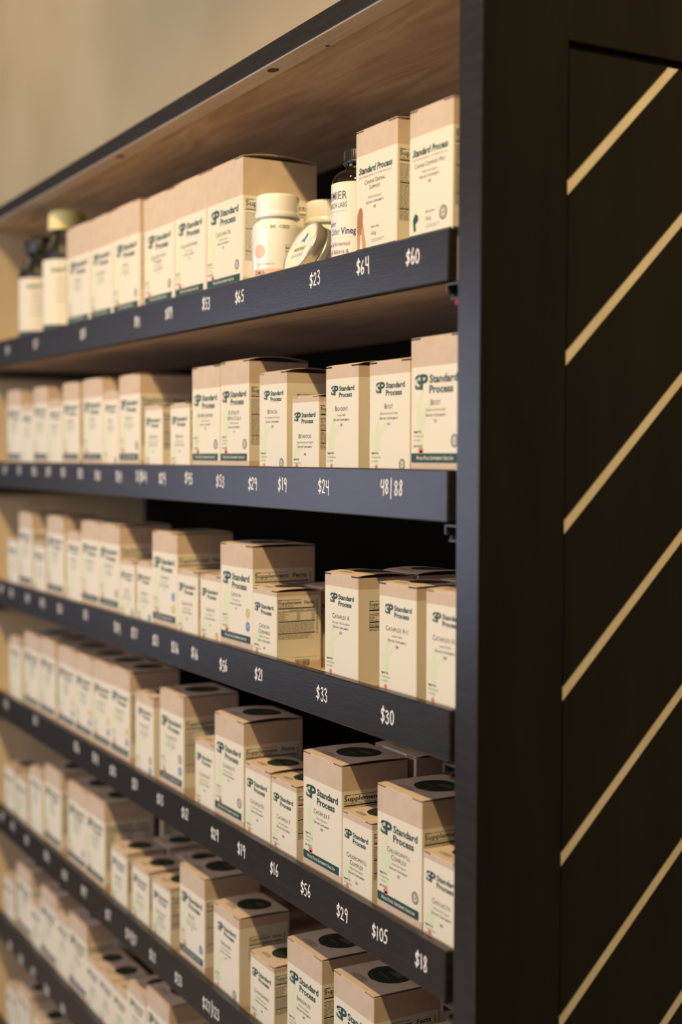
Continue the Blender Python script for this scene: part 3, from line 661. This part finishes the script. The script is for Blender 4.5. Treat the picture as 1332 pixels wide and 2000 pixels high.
# white plastic supplement bottles
def white_bottle(x, y, label):
    root = tag(empty('supplement_bottle', (x, y, Z1s(x))), label, 'bottle', 'white plastic bottles on the top shelf')
    r = .0268
    mb = MB(); mb.lathe([(r-.003, 0), (r-.0008, .0008), (r, .003), (r, .056), (r-.0006, .0605), (r-.0024, .0645), (r-.0055, .0675), (r-.0075, .0688), (r-.0078, .072)], 'white', 56); mb.build('body', root)
    mb = MB(); rc = .0226
    n = 90; prof = [(rc+.0006, .0705), (rc+.0009, .0715), (rc+.0009, .0745), (rc+.0001, .0755), (rc, .0765), (rc-.0003, .0915), (rc-.0010, .0935), (rc-.0030, .0945), (rc-.0036, .0941)]
    mb.lathe(prof, 'white', n); mb.build('screw_cap', root)
    a = facing(x, y)
    c = Cyl(r, a); mb = MB(); HB = .052
    f = -.020
    c.rect(mb, -.030, .004, .022, .0165, 'peach', 1)
    c.disc(mb, -.0205, .0345, .0072, 'peach', 1)
    c.text(mb, 'SUPPLEMENTS', -.0235, .0205, .0017, 'text', 2, .004, .85, space=1.7)
    c.text(mb, 'DMSA', -.026, .0105, .0042, 'text', 2, .006, .8)
    c.rect(mb, .0075, .006, .030, .0410, 'cream', 1)
    for b0, b1, m in ((.0408, .0410, 'black'), (.0060, .0062, 'black')): c.rect(mb, .0075, b0, .030, b1, m, 2)
    c.text(mb, 'Supplement Facts', .0082, .0365, .0030, 'black', 2, .02, .78)
    for q in range(9): c.rect(mb, .0082, .0335-q*.003, .0265, .0339-q*.003+(.0005 if q % 4 == 0 else 0), 'black' if q % 4 == 0 else 'grey', 2)
    o = mb.build('printed_label', root); o['label'] = 'peach and white printed label'
    mb = MB(); c2 = Cyl(r-.0001, a); c2.text(mb, 'EXP 11/2022', -.0075, .0575, .0034, 'text', 1, .012, .75, space=1.05); mb.build('date_print', root)
    return root
wb = white_bottle(-.398, .0405, 'white plastic supplement bottle with peach circle, in front of the kraft box')
white_bottle(-.403, .1015, 'white plastic bottle behind the leaning round tins')

# small round balm tins leaning together
Rt = .0300; tc = Vector((-.3275, .036, 0)); nrm = Vector((-.035, -.89, .456)).normalized()
def tin(center, label, printed):
    root = tag(empty('balm_tin', center), label, 'tin', 'round balm tins on the top shelf')
    root.rotation_euler = nrm.to_track_quat('Z', 'Y').to_euler()
    mb = MB(); mb.lathe([(Rt-.0012, -.0060), (Rt-.0006, -.0056), (Rt-.0006, .0005), (Rt-.0010, .0010)], 'tin', 56); mb.build('tin_base', root)
    mb = MB(); mb.lathe([(Rt, -.0006), (Rt, .0048), (Rt-.0004, .0058), (Rt-.0012, .0062), (Rt-.0020, .0060), (Rt-.0026, .0054), (Rt-.0040, .0054)], 'tin', 56); ld = mb.build('tin_lid', root)
    if printed:
        q = root.rotation_euler.to_matrix(); inv = q.inverted()
        upv = (Vector((0, 0, 1))-nrm*nrm.z).normalized(); ri = upv.cross(nrm)
        F = Face((0, 0, .0054), inv@ri, inv@upv, (0, 0, 1)); mb = MB()
        F.disc(mb, 0, 0, Rt-.0034, 'cream', 1, 48)
        F.poly(mb, [(-.006,.008),(-.001,.0115),(.001,.018),(.0035,.0135),(.007,.0175),(.0055,.012),(.004,.008),(.006,.003),(.002,.0065),(-.002,.006)], 'blue', 2)
        F.text(mb, 'waxhead', 0, -.004, .0062, 'text', 2, .015, .80, 'C', shear=.25)
        F.text(mb, 'SUN DEFENSE', 0, -.0115, .0042, 'blue', 2, .008, .72, 'C')
        F.rect(mb, -.012, -.0055, .012, -.0050, 'peach', 2)
        for sx_ in (-1, 1): F.poly(mb, [(sx_*.017, .002), (sx_*.0195, .006), (sx_*.0185, .011), (sx_*.0165, .008)], 'peach', 2)
        o = mb.build('printed_disc', ld); o['label'] = 'cream printed disc with blue emblem'
zc = Z1s(tc.x)+Rt*math.sqrt(1-nrm.z**2)+.0062*nrm.z+.0003
c1 = Vector((tc.x, tc.y, zc)); tin(c1, 'round metal tin with cream and blue label, foremost of the leaning pair', True)
c2 = c1 - nrm*.0126; tin(c2+Vector((.0, .0, .0)), 'round metal tin leaning behind the printed tin', False)

# black glass vinegar bottle
bx, by = -.2255, .0372
root = tag(empty('vinegar_bottle', (bx, by, Z1s(bx))), 'black glass bottle with white label, left of the box with a dog', 'bottle')
r = .0236
mb = MB(); mb.lathe([(r-.003, 0), (r-.0006, .0008), (r, .003), (r, .0760), (r-.0008, .0805), (r-.0032, .0848), (r-.0075, .0882), (r-.0120, .0902), (r-.0132, .0915), (r-.0134, .0945), (r-.0128, .0960)], 'amber', 56); mb.build('glass_body', root)
mb = MB(); n = 72; rc = .0124; vs = []
mb.lathe([(rc-.0006, .0950), (rc+.0002, .0960), (rc+.0002, .0985), (rc-.0008, .0990), (rc-.0008, .1078), (rc-.0014, .1088), (rc-.0030, .1092)], 'capblk', n)
for q in range(36):
    t = 2*math.pi*q/36; R_ = rc-.0008
    mb.add([(R_*math.cos(t-.03), R_*math.sin(t-.03), .0992), (R_*math.cos(t+.03), R_*math.sin(t+.03), .0992), (R_*math.cos(t+.03), R_*math.sin(t+.03), .1076), (R_*math.cos(t-.03), R_*math.sin(t-.03), .1076), ((R_+.0004)*math.cos(t), (R_+.0004)*math.sin(t), .0994), ((R_+.0004)*math.cos(t), (R_+.0004)*math.sin(t), .1074)], [(0, 4, 5, 3), (4, 1, 2, 5)], 'capblk')
mb.build('screw_cap', root)
a = facing(bx, by); c = Cyl(r, a); mb = MB()
c.rect(mb, -.046, .006, .046, .0745, 'paper', 1); c.rect(mb, -.046, .0745, .046, .0765, 'leaf', 1)
c.text(mb, 'PREMIER', -.0090, .0610, .0072, 'text', 2, .004, .84, 'R', space=1.08)
c.text(mb, 'RESEARCH LABS', -.0090, .0535, .0046, 'text', 2, .004, .70, 'R')
c.rect(mb, -.040, .0500, -.0088, .0503, 'grey', 2)
c.text(mb, 'Premier', -.0215, .0370, .0052, 'purple', 2, .004, .8, 'R')
c.text(mb, 'Apple Cider', -.0168, .0290, .0060, 'purple', 2, .004, .72, 'R'); c.text(mb, 'Vinegar', -.0155, .0290, .0060, 'purple', 2, .022, .78)
c.rect(mb, -.040, .0255, .006, .0259, 'leaf', 2)
c.text(mb, 'Organic & fermented', -.0063, .0185, .0038, 'plum', 2, .006, .78, 'R')
c.text(mb, 'pH Balance &', -.0070, .0115, .0040, 'plum', 2, .006, .80, 'R')
o = mb.build('paper_label', root); o['label'] = 'white paper label'

# two large dark bottles at the far left end
def dark_bottle(x, y, h, capm, label, capname):
    root = tag(empty('supplement_bottle', (x, y, Z1s(x))), label, 'bottle', 'dark bottles at the left end of the top shelf')
    r = .0375
    mb = MB(); mb.lathe([(r-.003, 0), (r, .003), (r, h*.63), (r-.002, h*.68), (r-.007, h*.74), (r-.0135, h*.80), (r-.0155, h*.83), (r-.0155, h*.86)], 'darkbottle', 48); mb.build('body', root)
    rc = .0285
    mb = MB(); mb.lathe([(rc, h*.845), (rc+.0006, h*.855), (rc, h*.955), (rc-.0012, h*.985), (rc-.005, h)], capm, 48); o = mb.build('screw_cap', root); o['label'] = capname
    c = Cyl(r, facing(x, y)); mb = MB()
    c.rect(mb, -.075, .008, .075, h*.60, 'cream', 1); c.rect(mb, -.075, .008, .075, .016, 'green', 2)
    c.text(mb, 'Standard Process', -.006, h*.50, .0068, 'green', 2, .03, .60, 'C')
    for q in range(5): c.rect(mb, -.020, h*.44-q*.008, .012, h*.44-q*.008+.0012, 'grey', 2)
    c.disc(mb, .014, .030, .0045, 'green', 2)
    o = mb.build('printed_label', root); o['label'] = 'cream printed label'
dark_bottle(-1.268, .0495, .166, 'capblk', 'dark bottle with black cap, leftmost on the top shelf', 'black cap')
dark_bottle(-1.137, .0495, .1885, 'capyel', 'dark bottle with pale yellow cap on the top shelf', 'pale yellow cap')

# a kraft box further back behind the white bottles
r, d = placed[(1, 6)]
mb = MB(); mb.box((0, 0, 0), (.10, .07, .108), 'kraft', .0008)
root = tag(empty('supplement_box', (-.46, .19, Z1s(-.46))), 'plain kraft box in the shadow behind the two white bottles', 'box')
mb.build('carton', root)
